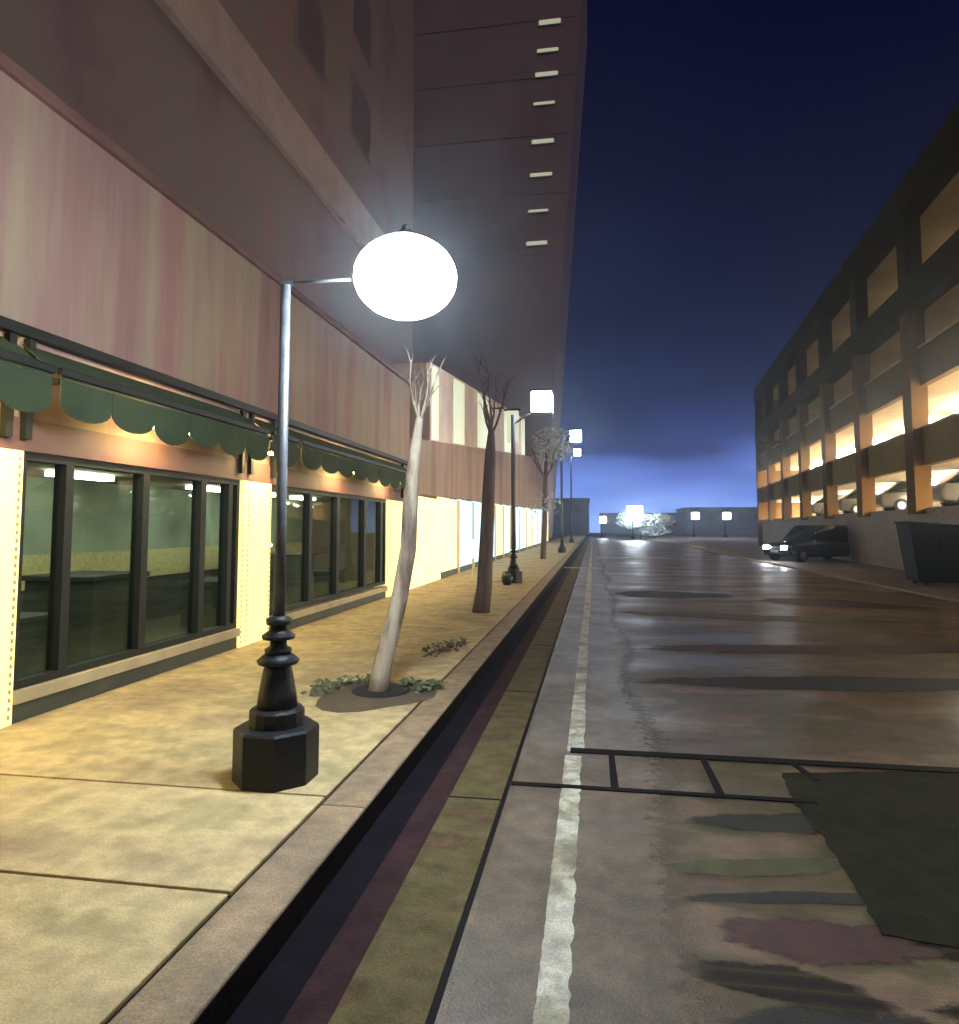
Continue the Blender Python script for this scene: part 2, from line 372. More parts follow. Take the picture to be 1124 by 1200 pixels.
# old stains and repairs on the road surface; mid-road bands paint in shadow
def stain_or_shade(cx, cy, rx, ry, m, seed, zt, rot=0):
    rnd = random.Random(seed); ph = [rnd.uniform(0, 6.28) for _ in range(4)]
    P = []
    for k in range(110):
        a = 2 * math.pi * k / 110
        r = 1 + .13 * math.sin(2 * a + ph[0]) + .09 * math.sin(3 * a + ph[1]) + .05 * math.sin(7 * a + ph[2]) + .03 * math.sin(13 * a + ph[3]) + rnd.uniform(-.05, .05)
        x, y = rx * r * math.cos(a), ry * r * math.sin(a)
        P.append((cx + x * math.cos(rot) - y * math.sin(rot), cy + x * math.sin(rot) + y * math.cos(rot)))
    rings = []
    for q in (1.0, .82, .5):
        rings.append([(cx + (px - cx) * q, cy + (py - cy) * q, zt) for px, py in P])
    n = len(P); vs = [v for r in rings for v in r] + [(cx, cy, zt)]
    fs = [(i * n + k, i * n + (k + 1) % n, (i + 1) * n + (k + 1) % n, (i + 1) * n + k) for i in range(2) for k in range(n)] + [(2 * n + k, 2 * n + (k + 1) % n, 3 * n) for k in range(n)]
    o = MB().add(vs, fs).build('stain_shade', M[m], kind='structure')
    at = o.data.attributes.new('wear', 'FLOAT', 'POINT')  # also carried by the mid-road bands that paint in shadow
    at.data.foreach_set('value', [0.0] * n + [.45] * n + [1.0] * n + [1.0])
stain_or_shade(1.15, 4.55, .55, .17, 'stain_dark', 1, .0030, R(6))
stain_or_shade(.85, 3.95, .62, .10, 'stain_olive', 2, .0026, R(9))
stain_or_shade(.98, 3.66, .55, .07, 'stain_dark', 3, .0032, R(8))
stain_or_shade(1.02, 3.32, .50, .20, 'stain_maroon', 4, .0028, R(3))
stain_or_shade(.95, 2.72, .52, .16, 'stain_dark', 5, .0034, R(0))
stain_or_shade(2.7, 8.6, 2.6, .35, 'stain_dark', 6, .0031, R(7))  # from here on, long mid-road bands coloured in like shadows
stain_or_shade(3.6, 11.0, 3.0, .45, 'stain_maroon', 7, .0027, R(10))
stain_or_shade(3.2, 14.5, 2.6, .6, 'stain_olive', 8, .0029, R(-8))
stain_or_shade(2.0, 19.0, 1.6, 1.1, 'stain_dark', 9, .0033, R(12))
stain_or_shade(5.6, 17.5, 2.0, .9, 'stain_maroon', 10, .0025, R(-15))
stain_or_shade(1.75, 3.42, .42, .26, 'stain_rippled', 11, .0036, R(5))
stain_or_shade(.72, 2.98, .40, .13, 'stain_rippled', 12, .0037, R(-4))
stain_or_shade(1.75, 2.95, .45, .16, 'stain_rippled', 13, .0035, R(3))

# ------------------------------------------------------------------ shop building (near left)
def window(parent, off, x, y0, y1, z0, z1, mullions, gm='shop_glass', fw=.07):
    fr = MB()
    fr.box(x - .08, x + .05, y0, y1, z0, z0 + fw).box(x - .08, x + .05, y0, y1, z1 - fw, z1)
    fr.box(x - .08, x + .05, y0, y0 + fw, z0 + fw, z1 - fw).box(x - .08, x + .05, y1 - fw, y1, z0 + fw, z1 - fw)
    w = fr.build('window', 'dark_metal', parent, off)
    for (m, t) in mullions:
        MB().box(x - .075, x + .055, m - t / 2, m + t / 2, z0 + fw, z1 - fw).build('mullion', 'dark_metal', w, off)
    MB().box(x - .03, x - .015, y0 + fw, y1 - fw, z0 + fw, z1 - fw).build('pane', gm, w, off)
    return w
o1 = (XF, 1.0, .15)
b1 = empty('shop_building', o1, 'mauve rendered shop building with dark framed display windows and yellow pillars given a glow for wash light', 'building')
w = MB()
w.box(XF - 3, XF, -1, 17.7, 2.52, 5.62)               # upper wall
w.box(XF - 3, XF - .02, 17.45, 17.7, .1, 2.51)
w.box(XF - 3, XF - 2.9, -1, 17.44, .1, 2.51)
w.build('wall', 'mauve_wall', b1, o1)
MB().box(XF - 3.06, XF + .06, -1.05, 17.75, 5.622, 5.74).build('coping', 'mauve_trim', b1, o1, bevel=.01)
MB().box(XF + .003, XF + .03, -1, 17.7, 2.46, 2.74).build('lintel_band', 'mauve_trim', b1, o1)
MB().box(XF - 2.88, XF - .1, -1, 17.4, .14, .19).build('interior_floor', 'interior_floor', b1, o1)
MB().box(XF - 2.88, XF - 2.80, -1, 17.4, .2, 2.5).build('interior_wall', 'interior', b1, o1)
MB().box(XF - 2.79, XF - 2.70, -1, 17.4, .2, .95).build('wainscot', 'kick', b1, o1)
MB().box(XF - 2.79, XF - 2.66, -1, 17.4, .96, 1.42).build('reflection_band', 'pillar_trim', b1, o1)  # pale strip painting in a street reflection in the glass
for (a, b) in [(2.8, 5.12), (8.85, 9.72), (15.7, 16.75)]:
    p = MB().box(XF - .28, XF + .03, a, b, .15, 2.455).build('pillar', 'pillar_lit', b1, o1)
    for yy in (a + .02, a + .12 * (b - a) + .06, b - .05):
        MB().box(XF + .031, XF + .038, yy, yy + .022, .2, 2.43).build('bead_strip', 'beads', p, o1)
window(b1, o1, XF - .06, 5.13, 8.84, .42, 2.455, [(5.70, .10), (6.82, .11), (7.95, .12), (8.6, .10)])
window(b1, o1, XF - .06, 9.73, 15.69, .46, 2.455, [(11.3, .13), (12.6, .15), (14.2, .16), (15.35, .16)])
window(b1, o1, XF - .06, -.9, 2.79, .42, 2.455, [(.3, .10), (1.6, .10)])
for (a, b) in [(5.13, 8.84), (9.73, 15.69), (-.9, 2.79)]:
    MB().box(XF - .14, XF + .05, a, b, .31, .418).build('sill', 'sill', b1, o1, bevel=.006)
    MB().box(XF - .14, XF - .0, a, b, .13, .308).build('kick_plate', 'kick', b1, o1)
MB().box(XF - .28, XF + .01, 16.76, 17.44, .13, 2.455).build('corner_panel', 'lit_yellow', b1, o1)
for yy in (6.2, 8.0, 11, 13, 15):
    MB().box(XF - 1.9, XF - 1.7, yy - .5, yy + .5, 2.44, 2.5).build('ceiling_fill', 'inner_fill', b1, o1)  # unseen lamps added to brighten the shop interior
# display plinths seen dim inside the shop
for i, (yy, hh, dd) in enumerate([(6.0, .75, .9), (7.5, 1.15, .7), (10.6, .8, 1.1), (12.9, 1.2, .8), (14.6, .7, 1.0)]):
    d = MB().box(XF - 1.7, XF - .8, yy - .45, yy + .45, .2, .2 + hh * .85).box(XF - 1.75, XF - .75, yy - .5, yy + .5, .2 + hh * .85 + .002, .2 + hh * .85 + .06)
    o = d.build('display_table', 'kick', None, (XF - 1.2, yy, .2), bevel=.01); o.location = (XF - 1.2, yy, .2)
    tag(o, ['low dark display table behind the glass just past the first pillar', 'taller dark display table behind glass, second from the first pillar',
        'dark display table behind glass just past the middle pillar', 'tall dark display table in the middle of the second shop window',
        'low dark display table behind glass at the far end of the second window'][i], 'table', 'display tables inside the shop')

# awnings: sloped cloth, scalloped valance, dark rail and brackets
def awning(y0, y1, nsc, label):
    o = empty('awning', (XF, y0, 2.5), label, 'awning', 'green scalloped awnings over the shop windows')
    off = (XF, y0, 2.5)
    D = .42
    MB().hexa([(XF + .031, y0, 3.36), (XF + D, y0, 3.06), (XF + D, y1, 3.06), (XF + .031, y1, 3.36)],
              [(XF + .031, y0, 3.375), (XF + D, y0, 3.075), (XF + D, y1, 3.075), (XF + .031, y1, 3.375)]).build('canopy', 'green_cloth', o, off)
    v = MB(); sc = (y1 - y0) / nsc
    for k in range(nsc):
        a = y0 + k * sc
        dz = random.uniform(-.03, .03)
        poly = [(a, 3.055), (a, 2.86)] + [(a + sc / 2 - sc / 2 * math.cos(t), 2.86 - (.16 + dz) * math.sin(t)) for t in [math.pi * q / 10 for q in range(1, 10)]] + [(a + sc, 2.86), (a + sc, 3.055)]
        v.prism_x(poly, XF + D - .004 + .004 * (k % 2), XF + D + .006 + .004 * (k % 2))
    v.build('valance', 'green_cloth', o, off)
    MB().box(XF + D - .03, XF + D + .03, y0 - .02, y1 + .02, 3.078, 3.15).build('rail', 'dark_metal', o, off, bevel=.01)
    for yy in (y0 + .05, y1 - .05):
        MB().box(XF + .031, XF + .09, yy - .035, yy + .035, 2.55, 3.42).box(XF + .09, XF + D - .032, yy - .03, yy + .03, 3.02, 3.07).build('bracket', 'dark_metal', o, off)
awning(.5, 4.95, 8, 'green scalloped awning nearest the camera at the left picture edge')
awning(5.05, 8.8, 6, 'green scalloped awning over the first shop window, left of the street lamp pole')
awning(8.95, 9.75, 1, 'short green awning over the middle yellow pillar')
awning(9.9, 16.9, 9, 'long green scalloped awning over the second shop window behind the street lamp')
MB_r = MB().box(XF + .031, XF + .10, -1, 17.6, 3.43, 3.53)
MB_r.build('fascia_rail', 'dark_metal', b1, o1, bevel=.01)

# downlights added under the awnings to wash the pavement in front of the shop
for i, yy in enumerate([2.2, 4.4, 6.6, 9.3, 12.2, 15.2]):
    o = empty('added_lamp', (XF + .05, yy, 2.6), ['added warm downlight under the awning nearest the camera', 'added warm downlight under the awning above the first yellow pillar',
        'added warm downlight under the awning over the middle of the first window', 'added warm downlight above the middle yellow pillar',
        'added warm downlight over the left half of the second window', 'added warm downlight over the right half of the second window'][i], 'lamp', 'added warm lamps under the shop awnings')
    MB().box(-.018, .37, -.06, .06, .26, .29).build('housing', 'dark_metal', o)
    MB().box(.26, .36, -.35, .35, .235, .258).build('tube', 'awning_fill', o)

# ------------------------------------------------------------------ second building (beyond)
o2 = (XF, 18, .15)
b2 = empty('storefront_building', o2, 'brown storefront building beyond the first shop with brightly lit ground floor and striped upper band', 'building')
Y0, Y1 = 17.75, 76.0
def zb(y): return 2.75 + (y - 18.3) * .0165      # underside
def z1(y): return 4.45 + (y - 20.3) * .0885      # bottom of striped band
def z2(y): return 6.9 + (y - 20.3) * .098        # top of striped band
MB().hexa([(XF - 8, Y0, zb(Y0)), (XF, Y0, zb(Y0)), (XF, Y1, zb(Y1)), (XF - 8, Y1, zb(Y1))],
          [(XF - 8, Y0, z1(Y0)), (XF, Y0, z1(Y0)), (XF, Y1, z1(Y1)), (XF - 8, Y1, z1(Y1))]).build('wall', 'mauve_wall', b2, o2)
ya, yb = 20.3, 50.0
MB().hexa([(XF - 8, ya, z1(ya) + .001), (XF - .06, ya, z1(ya) + .001), (XF - .06, yb, z1(yb) + .001), (XF - 8, yb, z1(yb) + .001)],
          [(XF - 8, ya, z2(ya)), (XF - .06, ya, z2(ya)), (XF - .06, yb, z2(yb)), (XF - 8, yb, z2(yb))]).build('upper_storey', 'pale_wall', b2, o2)
for (a, b) in [(20.4, 21.3), (23.8, 25.8), (29.0, 32.2), (38.0, 42.5), (47.5, 49.8)]:
    g = .1
    MB().hexa([(XF - .05, a, z1(a) + .05), (XF - .02, a, z1(a) + .05), (XF - .02, b, z1(b) + .05), (XF - .05, b, z1(b) + .05)],
              [(XF - .05, a, z2(a) - g), (XF - .02, a, z2(a) - g), (XF - .02, b, z2(b) - g), (XF - .05, b, z2(b) - g)]).build('window', 'lit_green', b2, o2)
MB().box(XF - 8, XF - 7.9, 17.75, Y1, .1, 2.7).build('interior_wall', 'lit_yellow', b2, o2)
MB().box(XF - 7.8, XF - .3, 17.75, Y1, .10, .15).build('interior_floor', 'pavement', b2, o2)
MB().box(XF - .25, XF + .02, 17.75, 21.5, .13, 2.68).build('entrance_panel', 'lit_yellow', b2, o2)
k = 21.51
i = 0
while k < 74:
    wd = 3.2 if i < 6 else 5.0
    MB().box(XF - .12, XF - .03, k, k + wd - .32, .34, zb(k) - .02).build('shop_window', 'lit_blue' if i % 4 else 'lit_yellow', b2, o2)
    MB().box(XF - .15, XF + .02, k + wd - .315, k + wd, .13, zb(k) - .02).build('pier', 'pillar_trim', b2, o2)
    MB().box(XF - .14, XF + .0, k, k + wd - .32, .13, .335).build('kick_plate', 'kick', b2, o2)
    k += wd; i += 1
# hanging lamp box on the second building, pale green
hb = empty('hanging_sign', (XF, 33, 6.0), 'small pale green illuminated box sign on the brown wall behind the second street lamp', 'sign')
MB().box(.0, .62, -.06, .06, 1.62, 1.68).build('bracket', 'dark_metal', hb)
MB().box(.75, 1.3, -.1, .1, -.05, 1.5).build('light_box', 'lit_green', hb, bevel=.02)
MB().box(.6, 1.4, -.05, .05, 1.505, 1.6).build('top_bar', 'dark_metal', hb)
# ball light at shop 2
bo = empty('globe_light', (-3.6, 20.5, .15), 'pale blue glowing globe light on a short stem before the lit storefront', 'lamp')
MB().lathe([(.10, 0), (.10, .03), (.03, .05), (.03, .75)], n=14).build('stem', 'pillar_trim', bo)
MB().ellipsoid((0, 0, 1.0), .29, .29, .29, 20, 12).build('globe', 'ball', bo)

# ------------------------------------------------------------------ block behind the shop
o3 = (-9.2, 0, 0)
b3 = empty('apartment_block', o3, 'tall plum coloured block rising behind the near shop with an added pale band for a flare ray', 'building')
MB().box(-30, -9.2, -7, 34, 0, 62).build('wall', 'plum_wall', b3, o3)
MB().box(-9.199, -8.95, -7, 34.2, 13.1, 14.75).build('flare_band', 'pale_wall', b3, o3, bevel=.03)  # added band, a pale flare ray given solid shape
for yy in (4.5, 9.5, 14.5, 19.5, 24.5):
    for zz in (17.2, 21.4):
        f = MB().box(-9.199, -9.16, yy, yy + 2.4, zz, zz + 2.6).build('window', 'plum_wall', b3, o3)
        MB().box(-9.158, -9.15, yy + .12, yy + 2.28, zz + .12, zz + 2.48).build('pane', 'ribbon', f, o3)

# ------------------------------------------------------------------ far tower facing down the street
o4 = (-6, 100, 0)
b4 = empty('office_tower', o4, 'very tall brown office tower far down the left side with a column of lit windows', 'building')
def xe(z): return -7.15 + z * .078
MB().hexa([(-75, 100, 0), (xe(0), 100, 0), (xe(0), 122, 0), (-75, 122, 0)], [(-75, 100, 92), (xe(92), 100, 92), (xe(92), 122, 92), (-75, 122, 92)]).build('wall', 'tower_wall', b4, o4)
for x0, x1, z, h in [(-7.3, -4.0, 79.1, .42), (-7.6, -4.4, 74.6, .30), (-7.9, -4.5, 70.8, .36), (-8.2, -5.0, 66.2, .24), (-8.5, -5.2, 60.2, .34),
                     (-8.8, -5.5, 55.0, .28), (-9.1, -6.1, 49.4, .20), (-9.4, -6.3, 44.4, .30)]:
    f = MB().box(x0, x1, 99.88, 99.99, z - h, z + h).build('lit_window', 'lit_green', b4, o4)
    MB().box(x0 - .12, x1 + .12, 99.8, 99.99, z - h - .2, z - h - .01).build('sill', 'tower_wall', f, o4)
z = 6.0
while z < 90:
    MB().box(-74, xe(z) - .1, 99.9, 99.99, z, z + .22).build('string_course', 'tower_wall', b4, o4)
    z += 9.2

# ------------------------------------------------------------------ street lamps
def post_base(mb, s=1.0):
    mb.lathe([(.275, 0), (.275, .325), (.262, .34), (.19, .345)], n=8, smooth=False, ph=R(22.5))
    mb.lathe([(.178, .335), (.178, .44), (.165, .455), (.14, .46)], n=16, smooth=False)
    mb.lathe([(.135, .458), (.12, .56), (.095, .70), (.082, .742)], n=16)
    mb.lathe([(.13, .742), (.14, .765), (.10, .80), (.07, .81)], n=16)
    mb.lathe([(.085, .81), (.09, .84), (.055, .86), (.055, .90)], n=16)
    mb.lathe([(.105, .905), (.11, .93), (.06, .965), (.05, 1.0)], n=16)
    mb.lathe([(.08, 1.0), (.085, 1.04), (.04, 1.06)], n=16)
def street_lamp(x, y, H, arm, kind, label, rad=1.0, hs=1.0, glow='lamp_glow'):
    o = empty('street_lamp', (x, y, .15), label, 'street lamp', 'street lamps')
    mb = MB(); post_base(mb); mb.build('base', 'lamp_metal', o)
    MB().lathe([(.040 * rad, 1.04), (.037 * rad, 1.8), (.034 * rad, H)], n=14).build('pole', 'pole_metal', o)
    if kind == 'globe':
        MB().box(-.04, .05, -.012, .012, H, H + .025).tube([(.0, 0, H + .012), (arm - .3, 0, H + .012)], [.012, .012]).build('arm', 'pole_metal', o)
        MB().lathe([(.13, .0), (.15, .02), (.10, .05), (.04, .09), (.02, .13)], cx=arm, n=24).build('cap', 'pole_metal', o).location = (0, 0, H + .235)
        MB().tube([(arm - .37, 0, H + .012), (arm - .30, 0, H + .012)], [.03, .03]).build('arm_collar', 'pole_metal', o)
        MB().ellipsoid((arm, 0, H), .345, .345, .272, 40, 24).build('globe', glow, o)  # globe takes the size and shape of the lamp's bloom
    else:
        MB().tube([(0, 0, H - .3), (arm * .5, 0, H), (arm, 0, H)], [.03, .025, .02]).build('arm', 'pole_metal', o)
        MB().box(arm - .3 * hs, arm + .3 * hs, -.3 * hs, .3 * hs, H + .02, H + .04 + .6 * hs).build('lantern', glow, o, bevel=.02)
        fr = MB()
        for ax in (-1, 1):
            for ay in (-1, 1): fr.box(arm + ax * .31 * hs - .012, arm + ax * .31 * hs + .012, ay * .31 * hs - .012, ay * .31 * hs + .012, H + .0, H + .041 + .6 * hs)
        fr.box(arm - .32 * hs, arm + .32 * hs, -.32 * hs, .32 * hs, H - .03, H + .015).build('frame', 'pole_metal', o)
        MB().box(arm - .33 * hs, arm + .33 * hs, -.33 * hs, .33 * hs, H + .042 + .6 * hs, H + .1 + .6 * hs).build('cap', 'pole_metal', o, bevel=.02)
    return o
street_lamp(-2.09, 4.36, 3.33, .86, 'globe', 'nearest street lamp on the pavement with stepped black base and glowing white globe sized to its bloom')
street_lamp(-2.35, 20.39, 5.05, .88, 'box', 'second street lamp with square white lantern in front of the brown storefront building', 1.9, 1.0, 'lamp_far')
street_lamp(-2.0, 45, 7.2, .95, 'box', 'third street lamp along the left kerb, its lantern before the dark sky', 2.2, 1.2, 'lamp_far')
street_lamp(-2.3, 75, 9.4, .7, 'box', 'farthest street lamp on the left kerb, small white lantern low in the sky', 2.5, 1.2, 'lamp_far')
for i, (x, y, H, hs) in enumerate([(5.6, 100, 2.6, 3.4), (16.5, 118, 3.0, 1.7), (21.5, 118, 3.0, 1.7), (1.4, 118, 2.4, 1.7)]):
    street_lamp(x, y, H, .3, 'box', ['large white lantern lamp at the end of the street beside the pale tree', 'small far lamp right of the pale tree, nearer the large lantern',
        'small far lamp right of the pale tree, closer to the garage', 'small far lamp left of the large lantern at the street end'][i], 2, hs, 'lamp_far')

# ------------------------------------------------------------------ trees
def leaves(mb, c, rad, n, s, flat=1.0):
    for _ in range(n):
        while True:
            p = Vector((random.uniform(-1, 1), random.uniform(-1, 1), random.uniform(-1, 1)))
            if .25 < p.length < 1: break
        p = Vector((c[0] + p.x * rad[0], c[1] + p.y * rad[1], c[2] + p.z * rad[2]))
        a = Vector((random.gauss(0, 1), random.gauss(0, 1), random.gauss(0, flat))).normalized(); b = a.orthogonal().normalized()
        k = s * random.uniform(.6, 1.3)
        mb.add([p - a * k, p + b * k * .45, p + a * k, p - b * k * .45], [(0, 1, 2, 3)])
def tree(name, base, pts, rads, bark, label, branches, crown=None, leafmat='leaf', group='street trees'):
    o = empty(name, base, label, 'tree', group)
    MB().tube(pts, rads, 14).build('trunk', bark, o)
    br = MB()
    for b in branches: br.tube(b[0], b[1], 7)
    if branches: br.build('branches', bark, o)
    if crown:
        lf = MB()
        for c in crown: leaves(lf, *c)
        lf.build('crown', leafmat, o)
    return o
random.seed(3)
def twigs(p0, H, n, sp, r0):
    out = []
    for i in range(n):
        a = 2 * math.pi * i / n + random.uniform(-.4, .4)
        p = Vector(p0); d = Vector((math.cos(a) * sp, math.sin(a) * sp, 1)).normalized()
        pts = [p.copy()]; L = H * random.uniform(.7, 1.0)
        for k in range(5):
            d = (d + Vector((random.uniform(-.25, .25), random.uniform(-.25, .25), .12))).normalized()
            p = p + d * L / 5; pts.append(p.copy())
        out.append((pts, [r0 * (1 - k / 5.6) for k in range(6)]))
        for k in (2, 3, 4):
            q = pts[k]; e = (d + Vector((random.uniform(-1, 1), random.uniform(-1, 1), .3))).normalized() * L * .28
            out.append(([q, q + e * .5 + Vector((0, 0, .03)), q + e], [r0 * .35, r0 * .25, r0 * .1]))
    return out
T1 = [(0, 0, -.05), (.04, 0, .25), (.13, .02, .62), (.22, .03, 1.0), (.30, .03, 1.45), (.32, .02, 1.9), (.36, 0, 2.35), (.42, 0, 2.8)]
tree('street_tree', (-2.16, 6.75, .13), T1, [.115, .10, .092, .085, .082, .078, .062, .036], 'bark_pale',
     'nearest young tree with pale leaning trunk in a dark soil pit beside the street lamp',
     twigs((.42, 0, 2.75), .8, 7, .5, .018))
T2 = [(0, 0, -.05), (.08, 0, .5), (.12, 0, 1.3), (.16, 0, 2.2), (.2, 0, 3.1), (.22, 0, 3.6)]
tree('street_tree', (-2.19, 13.3, .13), T2, [.18, .155, .14, .13, .11, .06], 'bark_dark',
     'second street tree, darker straight trunk in front of the lit storefront', twigs((.22, 0, 3.5), 1.6, 7, .5, .03))
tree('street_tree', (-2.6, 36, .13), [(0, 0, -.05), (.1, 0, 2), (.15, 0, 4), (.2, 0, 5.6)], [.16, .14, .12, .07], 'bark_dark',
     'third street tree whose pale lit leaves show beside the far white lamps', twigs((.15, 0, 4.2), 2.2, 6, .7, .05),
     [((.5, 0, 6.0), (1.2, 1.2, 1.0), 420, .12), ((.2, 0, 2.9), (.9, .9, .7), 120, .1)], 'leaf_lit')
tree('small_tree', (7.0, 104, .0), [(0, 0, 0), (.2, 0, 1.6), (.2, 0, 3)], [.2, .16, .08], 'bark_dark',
     'low spreading tree at the end of the street, lamp light painted into its pale leaves', twigs((.2, 0, 1.4), 2.4, 7, 1.4, .07),
     [((-1.2, 0, 2.9), (2.4, 2, 1.5), 900, .26), ((2.4, 0, 2.8), (2.6, 2, 1.1), 700, .26), ((1.8, 0, 1.3), (2.6, 2, .8), 260, .22)], 'leaf_lit', 'lit trees at the street end')

# soil pit, weeds and fallen twigs
MB().lathe([(.30, -.02), (.30, .008), (.27, .016), (.0, .03)], cx=0, n=26, smooth=False).build('soil_pit', 'soil', kind='structure').location = (-2.13, 6.78, .148)
pg = []
for k in range(22):
    a = 2 * math.pi * k / 22; r = 1 + .14 * math.sin(3 * a + 1)
    pg.append((-2.17 + .56 * r * math.cos(a), 6.62 + .62 * r * math.sin(a)))
MB().prism(pg, .1481, .1525).build('earth_stain', 'leaf_brown', kind='structure')
def sprig(x, y, L, ang, m, label, n=26, name='weed', cat='weed', grp='weeds around the tree pit', h=.05):
    o = empty(name, (x, y, .152), label, cat, grp, ang)
    st = MB().tube([(0, 0, .0), (L * .3, .03, h * .4), (L * .65, -.02, h * .6), (L, .03, h)], [.012, .010, .008, .004], 6)
    for k in range(5):
        t = .2 + .16 * k; s = 1 if k % 2 else -1
        st.tube([(L * t, 0, h * .5), (L * t + .06, s * .06, h * .8), (L * t + .10, s * .13, h)], [.006, .005, .003], 5)
    st.build('stem', 'leaf_brown', o)
    lf = MB()
    for _ in range(n * 4):
        t = random.random(); p = Vector((L * t, random.gauss(0, .055), random.uniform(.005, h * 1.4)))
        a = Vector((random.gauss(0, 1), random.gauss(0, 1), random.gauss(0, .35))).normalized(); b = a.orthogonal().normalized(); k = random.uniform(.02, .045)
        lf.add([p - a * k, p + b * k * .5, p + a * k, p - b * k * .5], [(0, 1, 2, 3)])
    lf.build('foliage', m, o)
sprig(-2.85, 6.75, .75, R(35), 'leaf', 'long olive weed trailing over the pavement left of the tree pit')
sprig(-2.75, 6.45, .4, R(70), 'leaf', 'short olive weed at the left corner of the tree pit')
sprig(-1.98, 7.1, .45, R(-25), 'leaf', 'olive weed right of the pale tree trunk toward the kerb')
sprig(-1.80, 6.75, .35, R(60), 'leaf', 'small olive weed against the kerb joint right of the tree pit')
sprig(-2.15, 8.6, .9, R(64), 'leaf_brown', 'brown fallen branch with dry leaves lying behind the tree pit', 34, 'fallen_branch', 'branch', None, .09)
tree_base = empty('planter_bowl', (-2.45, 19.6, .15), 'small dark round planter bowl at the foot of the second street lamp', 'planter')
MB().lathe([(.10, 0), (.15, .10), (.17, .22), (.14, .25), (.14, .22)], n=18).build('bowl', 'lamp_metal', tree_base)
lf = MB(); leaves(lf, (0, 0, .28), (.15, .15, .10), 90, .04); lf.build('foliage', 'leaf', tree_base)

# ------------------------------------------------------------------ parking garage (right)
ANG = -math.atan2(3.9, 43.6)
g = empty('parking_garage', (10.75, 11.7, 0), 'long brown concrete parking garage on the right with four open lit storeys', 'building', rz=ANG)
LEN, BAY, DEP = 57.3, 6.8, 16
# local: +y along street, +x away from the street; facade at x=0
cols = [LEN - BAY * k for k in range(0, 9)]
MB().box(.0, DEP, 0, LEN, -.2, 2.52).build('base_wall', 'base_wall', g)
MB().box(DEP - .3, DEP, 0, LEN, 2.53, 14.9).build('back_wall', 'garage_in', g)
MB().box(.25, DEP - .31, LEN - .3, LEN, 2.53, 14.9).build('end_wall', 'brown_conc', g)
lev = [(2.53, 4.10), (5.50, 7.10), (8.50, 10.0), (11.15, 13.9)]
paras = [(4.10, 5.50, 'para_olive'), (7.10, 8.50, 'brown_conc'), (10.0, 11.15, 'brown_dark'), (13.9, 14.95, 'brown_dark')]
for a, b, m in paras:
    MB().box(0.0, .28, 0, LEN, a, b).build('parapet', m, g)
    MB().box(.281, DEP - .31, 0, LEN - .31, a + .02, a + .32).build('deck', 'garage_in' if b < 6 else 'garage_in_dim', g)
for a in (5.50, 8.50, 11.15):
    MB().box(-.05, .33, 0, LEN, a + .002, a + .06).build('coping', 'sill', g)
for s in cols:
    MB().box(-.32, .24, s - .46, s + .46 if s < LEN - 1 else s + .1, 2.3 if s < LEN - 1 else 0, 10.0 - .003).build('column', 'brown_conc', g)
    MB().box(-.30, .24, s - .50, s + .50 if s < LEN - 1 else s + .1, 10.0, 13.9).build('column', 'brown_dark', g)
MB().box(-.34, .30, 0, LEN + .1, 9.998 - 0.0, 11.152).build('spandrel', 'brown_dark', g)
MB().box(-.36, .5, 0, LEN + .12, 13.898, 15.02).build('roof_edge', 'brown_dark', g)
for li, (za, zb_) in enumerate(lev):
    zt = zb_ - .12 if li < 3 else 13.7
    if li >= 2:
        MB().box(7.5, 7.7, 0, LEN - .4, za - .6, zb_ + .1).build('partition', 'garage_in_dim', g)
    for k in range(9):
        s = LEN - BAY * k - BAY / 2
        if s < 1: continue
        big = li < 2
        MB().box(3.2, 3.7, s - 1.9, s + 1.9, zt - .1, zt).build('strip_light', 'tube_bright' if big else 'tube_dim', g)

